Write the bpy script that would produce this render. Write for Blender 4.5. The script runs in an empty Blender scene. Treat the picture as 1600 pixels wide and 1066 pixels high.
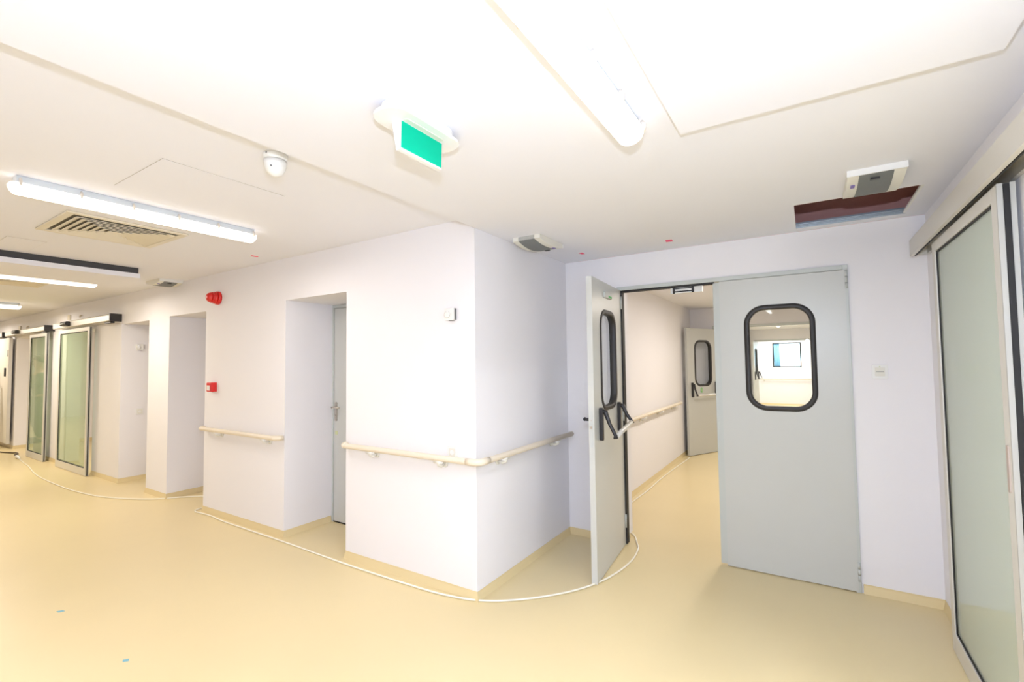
import bpy, bmesh, math, random
from mathutils import Vector, Matrix
random.seed(7)
R = math.radians
S = bpy.context.scene
COL = S.collection

# ---------------------------------------------------------------- camera, world, flash, exposure
CAM_H = 1.5767
def make_camera():
    yaw, pitch, roll = R(-32.378), R(2.594), R(-0.719)
    fwd = Vector((math.sin(yaw) * math.cos(pitch), math.cos(yaw) * math.cos(pitch), math.sin(pitch)))
    right = Vector((math.cos(yaw), -math.sin(yaw), 0))
    up = right.cross(fwd)
    r2 = right * math.cos(roll) + up * math.sin(roll)
    u2 = -right * math.sin(roll) + up * math.cos(roll)
    cd = bpy.data.cameras.new('camera')
    cd.sensor_fit = 'HORIZONTAL'; cd.sensor_width = 36; cd.lens = 36 * 728.03 / 1600
    cd.clip_start = 0.02; cd.clip_end = 100
    c = bpy.data.objects.new('camera', cd); COL.objects.link(c)
    m = Matrix((r2, u2, -fwd)).transposed().to_4x4(); m.translation = Vector((0, 0, CAM_H))
    c.matrix_world = m
    S.camera = c
    return fwd
FWD = make_camera()
S.view_settings.view_transform = 'Standard'
S.view_settings.look = 'None'
S.view_settings.gamma = 1
S.view_settings.use_curve_mapping = False
S.view_settings.exposure = 0.21
w = bpy.data.worlds.new('world'); S.world = w; w.use_nodes = True
w.node_tree.nodes['Background'].inputs[0].default_value = (1.0, 0.93, 0.84, 1)
w.node_tree.nodes['Background'].inputs[1].default_value = 0.25
# the photographer's flash, held a little above the camera
fl = bpy.data.lights.new('flash', 'POINT'); fl.energy = 99; fl.color = (0.68, 0.79, 1.0); fl.shadow_soft_size = 0.02
flo = bpy.data.objects.new('flash', fl); COL.objects.link(flo); flo.location = (0, 0.0, 1.83)
LAMP_W = 2.6            # radiance of the lit diffusers
LAMP_P = 27.0
LAMP_C = (1.0, 0.90, 0.79)

# ---------------------------------------------------------------- materials
def mat(name, col, rough=0.5, metal=0.0, noise=0.0, nscale=8.0, bump=0.0, bscale=60.0, spec=0.5, emit=None, ecol=None):
    m = bpy.data.materials.new(name); m.use_nodes = True
    nt = m.node_tree; b = nt.nodes['Principled BSDF']
    b.inputs['Base Color'].default_value = (*col, 1)
    b.inputs['Roughness'].default_value = rough
    b.inputs['Metallic'].default_value = metal
    b.inputs['Specular IOR Level'].default_value = spec
    geo = nt.nodes.new('ShaderNodeNewGeometry')
    if noise:
        n = nt.nodes.new('ShaderNodeTexNoise'); n.inputs['Scale'].default_value = nscale; n.inputs['Detail'].default_value = 6
        nt.links.new(geo.outputs['Position'], n.inputs['Vector'])
        mx = nt.nodes.new('ShaderNodeMix'); mx.data_type = 'RGBA'
        mx.inputs[6].default_value = (*[c * (1 - noise) for c in col], 1)
        mx.inputs[7].default_value = (*[min(1, c * (1 + noise)) for c in col], 1)
        nt.links.new(n.outputs['Fac'], mx.inputs[0]); nt.links.new(mx.outputs[2], b.inputs['Base Color'])
    if bump:
        n2 = nt.nodes.new('ShaderNodeTexNoise'); n2.inputs['Scale'].default_value = bscale; n2.inputs['Detail'].default_value = 3
        nt.links.new(geo.outputs['Position'], n2.inputs['Vector'])
        bp = nt.nodes.new('ShaderNodeBump'); bp.inputs['Strength'].default_value = bump; bp.inputs['Distance'].default_value = 0.003
        nt.links.new(n2.outputs['Fac'], bp.inputs['Height']); nt.links.new(bp.outputs['Normal'], b.inputs['Normal'])
    if emit:
        b.inputs['Emission Color'].default_value = (*(ecol or col), 1); b.inputs['Emission Strength'].default_value = emit
    return m

def milky_mat(name, col, amount):
    m = bpy.data.materials.new(name); m.use_nodes = True
    nt = m.node_tree; b = nt.nodes['Principled BSDF']; out = nt.nodes['Material Output']
    b.inputs['Base Color'].default_value = (*col, 1); b.inputs['Roughness'].default_value = .03
    b.inputs['IOR'].default_value = 1.5
    tr = nt.nodes.new('ShaderNodeBsdfTransparent'); tr.inputs[0].default_value = (.93, .98, .92, 1)
    mix = nt.nodes.new('ShaderNodeMixShader'); mix.inputs[0].default_value = amount
    nt.links.new(tr.outputs[0], mix.inputs[1]); nt.links.new(b.outputs[0], mix.inputs[2]); nt.links.new(mix.outputs[0], out.inputs[0])
    return m
def glass_mat(name, tint, ior=1.5, rough=0.0):
    m = bpy.data.materials.new(name); m.use_nodes = True
    nt = m.node_tree; nt.nodes.clear()
    out = nt.nodes.new('ShaderNodeOutputMaterial'); mix = nt.nodes.new('ShaderNodeMixShader')
    fr = nt.nodes.new('ShaderNodeFresnel'); fr.inputs[0].default_value = ior
    tr = nt.nodes.new('ShaderNodeBsdfTransparent'); tr.inputs[0].default_value = (*tint, 1)
    gl = nt.nodes.new('ShaderNodeBsdfGlossy'); gl.inputs['Roughness'].default_value = rough; gl.inputs[0].default_value = (.9, 1, .93, 1)
    ge = nt.nodes.new('ShaderNodeNewGeometry'); inv_ = nt.nodes.new('ShaderNodeMath'); inv_.operation = 'SUBTRACT'; inv_.inputs[0].default_value = 1
    mu = nt.nodes.new('ShaderNodeMath'); mu.operation = 'MULTIPLY'
    nt.links.new(ge.outputs['Backfacing'], inv_.inputs[1]); nt.links.new(inv_.outputs[0], mu.inputs[0]); nt.links.new(fr.outputs[0], mu.inputs[1])
    nt.links.new(mu.outputs[0], mix.inputs[0]); nt.links.new(tr.outputs[0], mix.inputs[1]); nt.links.new(gl.outputs[0], mix.inputs[2])
    nt.links.new(mix.outputs[0], out.inputs[0])
    return m

M = dict(
    wall=mat('white_wall_paint', (.865, .85, .875), .6, noise=.008, nscale=3, bump=.08, bscale=220, spec=.25),
    ceiling=mat('white_ceiling_paint', (.85, .855, .92), .7, noise=.008, nscale=2, spec=.2),
    floor=mat('cream_yellow_vinyl', (.765, .63, .36), .32, noise=.035, nscale=1.7, bump=.03, bscale=90, spec=.35),
    door=mat('grey_door_paint', (.585, .595, .57), .32, noise=.012, nscale=5, bump=.05, bscale=300, spec=.45),
    frame=mat('grey_frame_paint', (.55, .58, .56), .35),
    rubber=mat('black_rubber', (.022, .02, .02), .5),
    gasket=mat('dark_gasket', (.012, .012, .013), .6),
    black=mat('black_plastic', (.02, .019, .022), .4),
    alu=mat('brushed_aluminium', (.63, .61, .57), .38, metal=.55, noise=.02, nscale=30),
    aluw=mat('pale_aluminium', (.74, .72, .67), .42, metal=.25),
    steel=mat('satin_steel', (.55, .51, .46), .28, metal=.9),
    galv=mat('galvanised_steel', (.50, .56, .60), .35, metal=.75, noise=.12, nscale=60),
    beige=mat('beige_handrail_vinyl', (.80, .71, .57), .38),
    grey=mat('light_grey_plastic', (.55, .57, .56), .4),
    white=mat('white_plastic', (.84, .84, .82), .35),
    ivory=mat('ivory_plastic', (.78, .76, .68), .4),
    cable=mat('white_cable', (.92, .88, .76), .4),
    darkcable=mat('dark_cable', (.09, .06, .03), .5),
    red=mat('red_plastic', (.70, .015, .012), .3, spec=.6),
    green=mat('green_sign_film', (0.0, .46, .27), .5, spec=.1),
    greenink=mat('green_ink', (.05, .50, .12), .5),
    pink=mat('pink_tape', (.95, .10, .22), .6),
    blue=mat('blue_scrap', (.20, .45, .55), .7),
    brown=mat('red_brown_board', (.85, .44, .38), .8, noise=.06, nscale=9, bump=.2),
    mesh=mat('grey_mesh', (.17, .18, .18), .55, bump=.3, bscale=500),
    ventback=mat('painted_duct_shade', (.24, .22, .17), .8), jointgrey=mat('joint_grey', (.42, .39, .34), .8), edgealu=mat('matt_aluminium', (.50, .50, .47), .5, metal=.2),
    griptan=mat('tan_grip', (.48, .40, .35), .5),
    gapshade=mat('gap_shade', (.06, .06, .066), .8),
    lampgrey=mat('lamp_tray_grey', (.62, .66, .68), .4),
    clip=mat('translucent_clip', (.72, .66, .58), .3),
    diffuser=mat('lit_diffuser', (.9, .9, .9), .4, emit=LAMP_W, ecol=LAMP_C),
    flashlamp=mat('lit_diffuser_white', (.9, .9, .9), .4, emit=LAMP_W, ecol=LAMP_C),
    vent=mat('cream_metal', (.76, .70, .58), .45),
    glass=milky_mat('milky_green_glass', (.80, .88, .79), .62), glass_left=milky_mat('green_glass', (.50, .60, .44), .42),
    clear=glass_mat('clear_glass', (.985, .99, .985), 1.3),
    tan=mat('tan_laminate', (.60, .45, .22), .5, noise=.05),
    cloth=mat('dark_green_cloth', (.055, .10, .07), .9, bump=.4, bscale=80),
    skin=mat('skin', (.62, .36, .25), .5), hair=mat('dark_hair', (.03, .02, .015), .7),
    sky=mat('bright_daylight', (.75, .9, 1), .5, emit=3.5, ecol=(.72, .92, 1.0)),
    curtain=mat('glowing_blue_curtain', (.25, .55, .75), .7, emit=.5),  # glow put into the cloth, as if daylight came through
    print=mat('grey_print', (.16, .16, .16), .6), violet=mat('violet_print', (.22, .16, .45), .6),
    yellowtag=mat('pale_green_sticker', (.62, .66, .38), .6),
    creamdoor=mat('cream_sheet', (.74, .70, .62), .5, noise=.04, nscale=2.5),
)

# ---------------------------------------------------------------- geometry helpers
def bm_new(): return bmesh.new()
def box(bm, x0, x1, y0, y1, z0, z1, mi=0):
    vs = [bm.verts.new((x, y, z)) for z in (z0, z1) for x, y in ((x0, y0), (x1, y0), (x1, y1), (x0, y1))]
    fs = [(0, 3, 2, 1), (4, 5, 6, 7), (0, 1, 5, 4), (1, 2, 6, 5), (2, 3, 7, 6), (3, 0, 4, 7)]
    for f in fs:
        fc = bm.faces.new([vs[i] for i in f]); fc.material_index = mi
    return vs
def prism(bm, pts, a0, a1, axis, mi=0):
    """closed outline extruded along axis: 'x' pts=(y,z), 'y' pts=(x,z), 'z' pts=(x,y)"""
    def P(p, a):
        return {'x': (a, p[0], p[1]), 'y': (p[0], a, p[1]), 'z': (p[0], p[1], a)}[axis]
    A = [bm.verts.new(P(p, a0)) for p in pts]; B = [bm.verts.new(P(p, a1)) for p in pts]
    n = len(pts)
    for f in [list(reversed(A)), B] + [[A[i], A[(i + 1) % n], B[(i + 1) % n], B[i]] for i in range(n)]:
        bm.faces.new(f).material_index = mi
def rrect(w, h, r, n=8, cx=0, cy=0):
    pts = []
    for k, (sx, sy) in enumerate(((1, 1), (-1, 1), (-1, -1), (1, -1))):
        for i in range(n + 1):
            a = R(90 * k + 90 * i / n)
            pts.append((cx + sx * (w / 2 - r) + r * math.cos(a), cy + sy * (h / 2 - r) + r * math.sin(a)))
    return pts
def tube(bm, pts, r, seg=10, cap=True, mi=0, flat=1.0):
    pts = [Vector(p) for p in pts]
    if not isinstance(r, (list, tuple)): r = [r] * len(pts)
    rings = []; prev = None
    for i, p in enumerate(pts):
        t = (pts[min(i + 1, len(pts) - 1)] - pts[max(i - 1, 0)]).normalized()
        if prev is None:
            n = t.orthogonal().normalized() if abs(t.z) > .9 else t.cross(Vector((0, 0, 1))).normalized()
        else:
            n = (prev - t * prev.dot(t)).normalized()
        prev = n; b = t.cross(n)
        rings.append([bm.verts.new(p + (n * math.cos(2 * math.pi * k / seg) + b * math.sin(2 * math.pi * k / seg) * flat) * r[i]) for k in range(seg)])
    for a, b2 in zip(rings, rings[1:]):
        for k in range(seg):
            f = bm.faces.new((a[k], a[(k + 1) % seg], b2[(k + 1) % seg], b2[k])); f.smooth = True; f.material_index = mi
    if cap:
        bm.faces.new(list(reversed(rings[0]))).material_index = mi; bm.faces.new(rings[-1]).material_index = mi
def lathe(bm, prof, o, axis, seg=28, mi=0):
    """prof = (radius, distance along axis)"""
    ax = Vector(axis).normalized(); u = ax.orthogonal().normalized(); v = ax.cross(u); o = Vector(o)
    rings = []
    for r, d in prof:
        r = max(r, 1e-4)
        rings.append([bm.verts.new(o + ax * d + (u * math.cos(2 * math.pi * k / seg) + v * math.sin(2 * math.pi * k / seg)) * r) for k in range(seg)])
    for a, b in zip(rings, rings[1:]):
        for k in range(seg):
            f = bm.faces.new((a[k], a[(k + 1) % seg], b[(k + 1) % seg], b[k])); f.smooth = True; f.material_index = mi
    bm.faces.new(list(reversed(rings[0]))).material_index = mi; bm.faces.new(rings[-1]).material_index = mi
def smooth_path(pts, n=6):
    """Catmull-Rom through pts"""
    P = [Vector(p) for p in pts]; out = []
    for i in range(len(P) - 1):
        p0, p1, p2, p3 = P[max(i - 1, 0)], P[i], P[i + 1], P[min(i + 2, len(P) - 1)]
        for k in range(n):
            t = k / n
            out.append(0.5 * ((2 * p1) + (p2 - p0) * t + (2 * p0 - 5 * p1 + 4 * p2 - p3) * t * t + (3 * p1 - p0 - 3 * p2 + p3) * t ** 3))
    out.append(P[-1]); return out
def obj(name, bm, m, parent=None, bevel=0, label=None, xf=None, smooth=False):
    bmesh.ops.recalc_face_normals(bm, faces=bm.faces)
    me = bpy.data.meshes.new(name); bm.to_mesh(me); bm.free()
    for mm in (m if isinstance(m, (list, tuple)) else [m]): me.materials.append(mm)
    o = bpy.data.objects.new(name, me); COL.objects.link(o)
    if parent is not None: o.parent = parent
    if bevel:
        b = o.modifiers.new('bevel', 'BEVEL'); b.width = bevel; b.segments = 2; b.limit_method = 'ANGLE'; b.angle_limit = R(50)
    if xf is not None: o.matrix_local = xf
    if label: o['label'] = label
    return o
def tag(o, label, cat, group=None, kind=None):
    o['label'] = label; o['category'] = cat
    if group: o['group'] = group
    if kind: o['kind'] = kind
    return o
def empty(name, loc, label, cat, group=None, kind=None, rz=0):
    o = bpy.data.objects.new(name, None); COL.objects.link(o); o.location = loc; o.rotation_euler = (0, 0, rz)
    o.empty_display_size = .1
    return tag(o, label, cat, group, kind)
def struct(name, bm, m, label, cat, bevel=0):
    return tag(obj(name, bm, m, bevel=bevel), label, cat, kind='structure')
def copy_tree(o, parent=None):
    c = o.copy(); COL.objects.link(c); c.parent = parent
    for ch in [x for x in COL.objects if x.parent == o]: copy_tree(ch, c)
    return c
def flat_poly(bm, pts, mi=0):
    f = bm.faces.new([bm.verts.new(p) for p in pts]); f.material_index = mi

# ---------------------------------------------------------------- dimensions read from the photo
X0, Y0, Y1, XE = -1.90, 2.531, 3.953, 0.672      # projecting corner, left wall plane, door wall plane, right wall plane
LO, HI = 2.50, 2.578                             # lower ceiling, higher ceiling
A2, A1, B2, B1, C2, C1 = -3.235, -4.103, -5.612, -6.51, -7.085, -7.97
ZR = 2.182
XW, YS = -20.0, -2.3                             # far end of the corridor, wall behind the camera
CW, CE, YC, YEND = -1.775, 1.02, 8.80, 18.3
YD = 16.4      # corridor beyond the doors
LC = 2.485

# ---------------------------------------------------------------- floor
bm = bm_new(); box(bm, XW, 3.4, YS, 20, -.08, 0)
struct('floor', bm, M['floor'], 'cream yellow vinyl floor running through the whole corridor', 'floor')

# ---------------------------------------------------------------- ceilings
HX0, HX1, HY0, HY1 = -.04, .561, 3.262, 3.864
bm = bm_new()
t = .013
box(bm, X0, HX0, YS, Y1, LO, LO + t); box(bm, HX1, XE + .2, YS, Y1, LO, LO + t)
box(bm, HX0, HX1, YS, HY0, LO, LO + t); box(bm, HX0, HX1, HY1, Y1, LO, LO + t)
box(bm, X0, X0 + .012, YS, Y0, LO + t, HI)
struct('ceiling', bm, M['ceiling'], 'lower white plaster ceiling in front of the grey double doors', 'ceiling')
bm = bm_new(); box(bm, XW, X0 + .012, YS, Y0 + .2, HI, HI + .04)
struct('ceiling', bm, M['ceiling'], 'higher white plaster ceiling of the long corridor on the left', 'ceiling')
bm = bm_new(); box(bm, CW - .1, CE + .1, Y1 + .17, YEND + .3, LC, LC + .012)
struct('ceiling', bm, M['ceiling'], 'ceiling of the passage beyond the grey double doors', 'ceiling')
bm = bm_new(); box(bm, -14.5, B1 - .3, Y0 + .17, 6.2, 2.45, 2.47)
struct('ceiling', bm, M['ceiling'], 'ceiling of the room behind the glass sliding doors', 'ceiling')
# dropped boards
def drop_board(x0, x1, y0, y1, z0, z1, ztop, inset, label):
    e = empty('ceiling_panel', ((x0 + x1) / 2, (y0 + y1) / 2, ztop), label, 'ceiling panel')
    e_inv = Matrix.Translation(-Vector(e.location))
    bm = bm_new(); box(bm, x0, x1, y0, y1, z0, z1); obj('board', bm, M['ceiling'], e, xf=e_inv)
    if inset:
        bm = bm_new(); box(bm, x0 + inset, x1 - inset, y0 + inset, y1 - inset, z1, ztop)
        obj('gap_shade_block', bm, M['gapshade'], e, xf=e_inv, label='dark block painted as shade in the gap above the board')  # solid block, its dark colour stands for shade in an open gap
    return e
drop_board(-.392, .510, -.7, 1.872, 2.462, LO - .0005, LO, 0, 'large white dropped ceiling board right of the bright tube lamp')
drop_board(-6.50, -5.70, .1, 1.95, 2.475, 2.52, HI, .012, 'white dropped ceiling board with a gap painted dark as shade on top at far left')

# ---------------------------------------------------------------- walls
WT = 2.64
bm = bm_new()
box(bm, XW, -13.2, Y0, Y0 + .17, 0, WT)
box(bm, -13.37, -13.2, Y0 + .17, 6.2, 0, WT)
box(bm, -13.2, -11.9, Y0, Y0 + .17, 2.165, WT)
box(bm, -11.9, -10.15, Y0, Y0 + .17, 0, WT)
box(bm, -10.15, -8.98, Y0, Y0 + .17, 2.15, WT)
box(bm, -8.98, C1, Y0, 3.3, 0, WT)
box(bm, C1, C2, Y0, 3.3, ZR - .015, WT); box(bm, C1, C2, 3.22, 3.3, 0, ZR)
box(bm, C2, B1, Y0, 3.3, 0, WT)
box(bm, B1, B2, Y0, 3.3, ZR, WT); box(bm, B1, B2, 3.22, 3.3, 0, ZR)
box(bm, B2, A1, Y0, 3.3, 0, WT)
box(bm, A1, A2, Y0, 3.3, ZR, WT)
box(bm, A2, X0, Y0, 4.3, 0, WT); box(bm, A1, A2, 3.10, 3.3, 0, ZR)
struct('wall_left', bm, M['wall'], 'long white corridor wall with recesses, ending in a projecting corner', 'wall')
bm = bm_new()
box(bm, X0, -1.402, Y1, 4.13, 0, LO - .001); box(bm, -1.402, .252, Y1, 4.13, 2.222, LO - .001); box(bm, .252, CE + .1, Y1, 4.13, 0, LO - .001)
struct('wall_back', bm, M['wall'], 'white wall holding the grey double doors', 'wall')
bm = bm_new()
box(bm, XE, XE + .17, 2.33, Y1, 0, LO); box(bm, XE, XE + .17, .9, 2.33, 2.19, LO); box(bm, XE, XE + .17, YS, .9, 0, LO)
struct('wall_right', bm, M['wall'], 'white wall behind the large sliding glass door on the right', 'wall')
bm = bm_new(); box(bm, XW, XE + .17, YS - .15, YS, 0, WT)
struct('wall_front', bm, M['wall'], 'white wall behind the photographer', 'wall')
bm = bm_new(); box(bm, XW - .15, XW, YS - .15, Y0 + .2, 0, WT)
struct('wall_end', bm, M['wall'], 'white wall at the far end of the corridor', 'wall')
bm = bm_new(); box(bm, CW - .12, CW, 4.13, YEND, 0, LC); box(bm, CE, CE + .12, 4.13, YEND, 0, LC)
for y in (YC, YD):
    box(bm, CW, -1.40, y, y + .15, 0, LC); box(bm, -1.40, .25, y, y + .15, 2.165, LC); box(bm, .25, CE, y, y + .15, 0, LC)
struct('wall_passage', bm, M['wall'], 'white walls of the passage beyond the double doors', 'wall')
bm = bm_new()
WX0, WX1, WZ0, WZ1 = -1.02, -.19, 1.29, 2.12
box(bm, CW, WX0, YEND, YEND + .2, 0, LC); box(bm, WX1, CE, YEND, YEND + .2, 0, LC)
box(bm, WX0, WX1, YEND, YEND + .2, 0, WZ0); box(bm, WX0, WX1, YEND, YEND + .2, WZ1, LC)
struct('wall_far', bm, M['wall'], 'bright white end wall with a square window seen through the door glass', 'wall')
bm = bm_new(); box(bm, -14.5, -6.8, 6.2, 6.35, 0, 2.45); box(bm, -8.6, -8.5, 3.3, 6.2, 0, 2.45)
struct('wall_room', bm, M['wall'], 'walls of the room behind the glass sliding doors on the left', 'wall')
bm = bm_new(); box(bm, 3.2, 3.35, -1, 4.2, 0, 2.5); box(bm, XE + .17, 3.2, 4.0, 4.12, 0, 2.5); box(bm, XE + .17, 3.2, -.3, -.2, 0, 2.5); box(bm, XE + .17, 3.2, -.3, 4.1, 2.5, 2.53)
struct('wall_side_room', bm, M['wall'], 'walls of the side room past the right sliding door', 'wall')

# plenum seen through the open ceiling hatch
bm = bm_new(); box(bm, -1.8, 2.4, 4.19, 4.24, 2.505, 3.35); box(bm, -1.8, 2.4, 2.6, 4.24, 3.35, 3.40); box(bm, 2.35, 2.4, 2.6, 4.19, 2.535, 3.35)
box(bm, -1.8, -1.75, 2.6, 4.19, 2.515, 3.35); box(bm, -1.75, 2.35, 2.6, 2.65, 2.535, 3.35)
struct('wall_plenum', bm, M['brown'], 'red-brown board seen up through the open ceiling hatch', 'wall')
hatch = empty('ceiling_hatch_opening', ((HX0 + HX1) / 2, (HY0 + HY1) / 2, LO), 'square open hatch in the ceiling above the closed door, lined with metal profile', 'ceiling hatch')
hi = Matrix.Translation(-Vector(hatch.location))
bm = bm_new()
for y, z0, z1 in ((HY1 - .012, LO + .001, LO + .028), (HY1 + .006, LO + .015, LO + .045)):
    box(bm, HX0, HX1, y, y + .014, z0, z1)
for z in (LO + .006, LO + .016, LO + .026): box(bm, HX0, HX1, HY1 - .018, HY1 - .012, z, z + .004)
obj('metal_profile', bm, M['galv'], hatch, xf=hi)
bm = bm_new(); box(bm, HX1 - .014, HX1 + .001, HY0 + .002, HY1 - .02, LO + .001, LO + .014); obj('edge_trim', bm, M['white'], hatch, xf=hi)

# ---------------------------------------------------------------- coved skirting (floor vinyl turned up the wall)
def cove(path, name, label, side=1):
    """path along the wall, room on its right for side=1"""
    prof = [(.0, .060), (.0025, .060), (.0025, .022), (.005, .013), (.008, .006), (.011, .003), (.014, .0008), (.014, .0)]
    P = [Vector(p) for p in path]; rows = []
    for i, p in enumerate(P):
        def nrm(a, b):
            d = (b - a).normalized(); return Vector((d.y, -d.x)) * side
        if i == 0: n = nrm(P[0], P[1]); k = 1
        elif i == len(P) - 1: n = nrm(P[-2], P[-1]); k = 1
        else:
            a, b = nrm(P[i - 1], p), nrm(p, P[i + 1]); n = (a + b).normalized(); k = 1 / max(.3, n.dot(a))
        rows.append([(p.x + n.x * k * d, p.y + n.y * k * d, z) for d, z in prof])
    bm = bm_new(); V = [[bm.verts.new(c) for c in r] for r in rows]
    for a, b in zip(V, V[1:]):
        for k in range(len(prof)):
            k2 = (k + 1) % len(prof); bm.faces.new((a[k], a[k2], b[k2], b[k]))
    bm.faces.new(V[0]); bm.faces.new(list(reversed(V[-1])))
    return struct(name, bm, M['floor'], label, 'skirting')
cove([(-19.9, Y0), (-13.2, Y0), (-13.2, 6.19)], 'baseboard_left', 'coved yellow skirting left of the far sliding door')
cove([(-11.9, Y0 + .17), (-11.9, Y0), (-10.15, Y0), (-10.15, Y0 + .17)], 'baseboard_left', 'coved yellow skirting between the two glass sliding doors')
cove([(-8.98, Y0 + .1), (-8.98, Y0), (C1, Y0), (C1, 3.22), (C2, 3.22), (C2, Y0), (B1, Y0), (B1, 3.22), (B2, 3.22), (B2, Y0), (A1, Y0), (A1, 3.03)],
     'baseboard_left', 'coved yellow skirting of the left wall and its recesses')
cove([(A2, 3.03), (A2, Y0), (X0, Y0), (X0, Y1), (-1.41, Y1)], 'baseboard_left', 'coved yellow skirting around the projecting white corner')
cove([(.262, Y1), (XE, Y1), (XE, 2.42)], 'baseboard_right', 'coved yellow skirting right of the closed grey door')
cove([(-1.402, Y1 + .12), (-1.402, 4.13), (CW, 4.13), (CW, YC), (-1.41, YC)], 'baseboard_passage', 'coved yellow skirting along the passage beyond the doors')
cove([(CW, YC + .2), (CW, YEND), (CE, YEND)], 'baseboard_far', 'coved yellow skirting under the far window wall')

# ---------------------------------------------------------------- steel door set
def frame_top():
    e = empty('trim_1', (-.575, Y1, 0), 'grey steel frame around the grey double doors', 'door frame', kind='structure')
    inv = Matrix.Translation(-Vector(e.location))
    bm = bm_new(); F0, F1, FT = -1.402, .252, 2.222
    box(bm, F0, F0 + .03, Y1 - .014, Y1 + .10, 0, FT); box(bm, F1 - .03, F1, Y1 - .014, Y1 + .10, 0, FT)
    box(bm, F0 + .03, F1 - .03, Y1 - .014, Y1 + .10, FT - .032, FT)
    obj('frame', bm, M['frame'], e, bevel=.002, xf=inv)
    bm = bm_new(); box(bm, F0 + .03, F0 + .043, Y1 - .004, Y1 + .05, .01, FT - .032); box(bm, F0 + .043, -.61, Y1 - .004, Y1 + .05, FT - .047, FT - .032)
    obj('gasket', bm, M['gasket'], e, xf=inv, label='black rubber seal of the frame')
    bm = bm_new(); box(bm, -1.402, -1.372, Y1 + .10, 4.135, 0.06, 2.19); obj('reveal_lining', bm, M['wall'], e, xf=inv)
    return e
frame_top()

def leaf_panel(w, h, t, wc, wz, ww, wh, wr):
    """panel in local x 0..w, y 0..t, z 0..h with a rounded window hole"""
    bm = bm_new()
    hole = rrect(ww, wh, wr, 10, wc, wz)
    for y in (0, t):
        vo = [bm.verts.new((x, y, z)) for x, z in ((0, 0), (w, 0), (w, h), (0, h))]
        vh = [bm.verts.new((x, y, z)) for x, z in hole]
        es = [bm.edges.new((a, b)) for a, b in zip(vo, vo[1:] + vo[:1])] + [bm.edges.new((a, b)) for a, b in zip(vh, vh[1:] + vh[:1])]
        bmesh.ops.triangle_fill(bm, use_beauty=True, use_dissolve=False, edges=es)
        if y == 0: o0, h0 = vo, vh
        else: o1, h1 = vo, vh
    for a, b in ((o0, o1), (h0, h1)):
        n = len(a)
        for i in range(n): bm.faces.new((a[i], a[(i + 1) % n], b[(i + 1) % n], b[i]))
    return bm
def ring(bm, ww, wh, wr, wd, y0, y1, wc, wz, bl=.006):
    """rubber surround: outer outline overlaps the panel by wd/2"""
    prof = [(wd, y0 + .002), (wd - .006, y0 - bl), (.006, y0 - bl), (0, y0 - .002), (-.0, y1 + .002), (.006, y1 + bl), (wd - .006, y1 + bl), (wd, y1 - .002)]
    rows = []
    for d, y in prof:
        rows.append([bm.verts.new((x, y, z)) for x, z in rrect(ww + 2 * d, wh + 2 * d, wr + d, 10, wc, wz)])
    n = len(rows[0])
    for a, b in zip(rows, rows[1:] + rows[:1]):
        for i in range(n):
            f = bm.faces.new((a[i], a[(i + 1) % n], b[(i + 1) % n], b[i])); f.smooth = True
def panic_bar(parent, xa, xb, z, y, out, drop=.16, rise=0):
    """xa, xb = body positions, bar stands off along sign(out) of local y"""
    s = 1 if out > 0 else -1
    pb = obj_empty_part('panic_bar', parent)
    d0 = drop
    for k, x in enumerate((xa, xb)):
        drop = d0 - (rise if k else 0)
        bm = bm_new()
        prism(bm, rrect(.034, .24, .012, 4, x, z - .06), y, y + s * .028, 'y')
        obj('bracket', bm, M['black'], pb, bevel=.003)
        bm = bm_new(); xo = x
        tube(bm, [(x, y + s * .02, z + .035), (x, y + s * .045, z + .03), (xo, y + out * .65, z - drop * .35), (xo, y + out, z - drop * .85), (xo, y + out * 1.02, z - drop)],
             [.016, .019, .014, .013, .019], 10)
        obj('arm', bm, M['black'], pb)
    bm = bm_new(); tube(bm, [(xa + .025 * (1 if xb > xa else -1), y + out, z - d0 * .93), (xb - .025 * (1 if xb > xa else -1), y + out, z - drop * .93)], .019, 14)
    obj('push_bar', bm, M['aluw'], pb, label='pale metal push bar')
    return pb
def obj_empty_part(name, parent):
    # a part needs a mesh of its own: a slim backing plate stays with the bar
    o = bpy.data.objects.new(name, None); COL.objects.link(o); o.parent = parent; o.empty_display_size = .05
    return o
def door_leaf(name, label, w, h, loc, rz, win, bars=None, hinge_left=True, pane_y=.018, t=.042):
    """local x from the hinge, local y thickness"""
    e = empty(name, loc, label, 'door', kind='structure', rz=rz)
    wc, wz, ww, wh, wr = win
    obj('panel', leaf_panel(w, h, t, wc, wz, ww, wh, wr), M['door'], e, bevel=0)
    rb = bm_new(); ring(rb, ww - .02, wh - .02, wr - .01, .037, 0, t, wc, wz); obj('window_surround', rb, M['rubber'], e, label='black rubber window surround')
    g = bm_new(); prism(g, rrect(ww - .014, wh - .014, wr - .007, 10, wc, wz), pane_y, pane_y + .005, 'y'); obj('window_pane', g, M['clear'], e)
    return e
# closed right leaf
WIN = (.4, 1.583, .406, .73, .115)
dw = .805
d = door_leaf('door_2', 'closed grey double door leaf with rounded window beside the white wall', dw, 2.178, (-.57, Y1 - .018, .008), 0, (.395, 1.578, .406, .735, .115))
bm = bm_new(); box(bm, -.045, 0, .014, .034, .006, 2.172); box(bm, -.048, -.045, .018, .03, .006, 2.172)
obj('meeting_edge', bm, M['frame'], d)
for z in (2.05, .07):
    bm = bm_new()
    for k in range(3): tube(bm, [(dw + .006, -.004, z + k * .042), (dw + .006, -.004, z + k * .042 + .04)], .008, 12)
    obj('hinge', bm, M['frame'], d)
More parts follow.
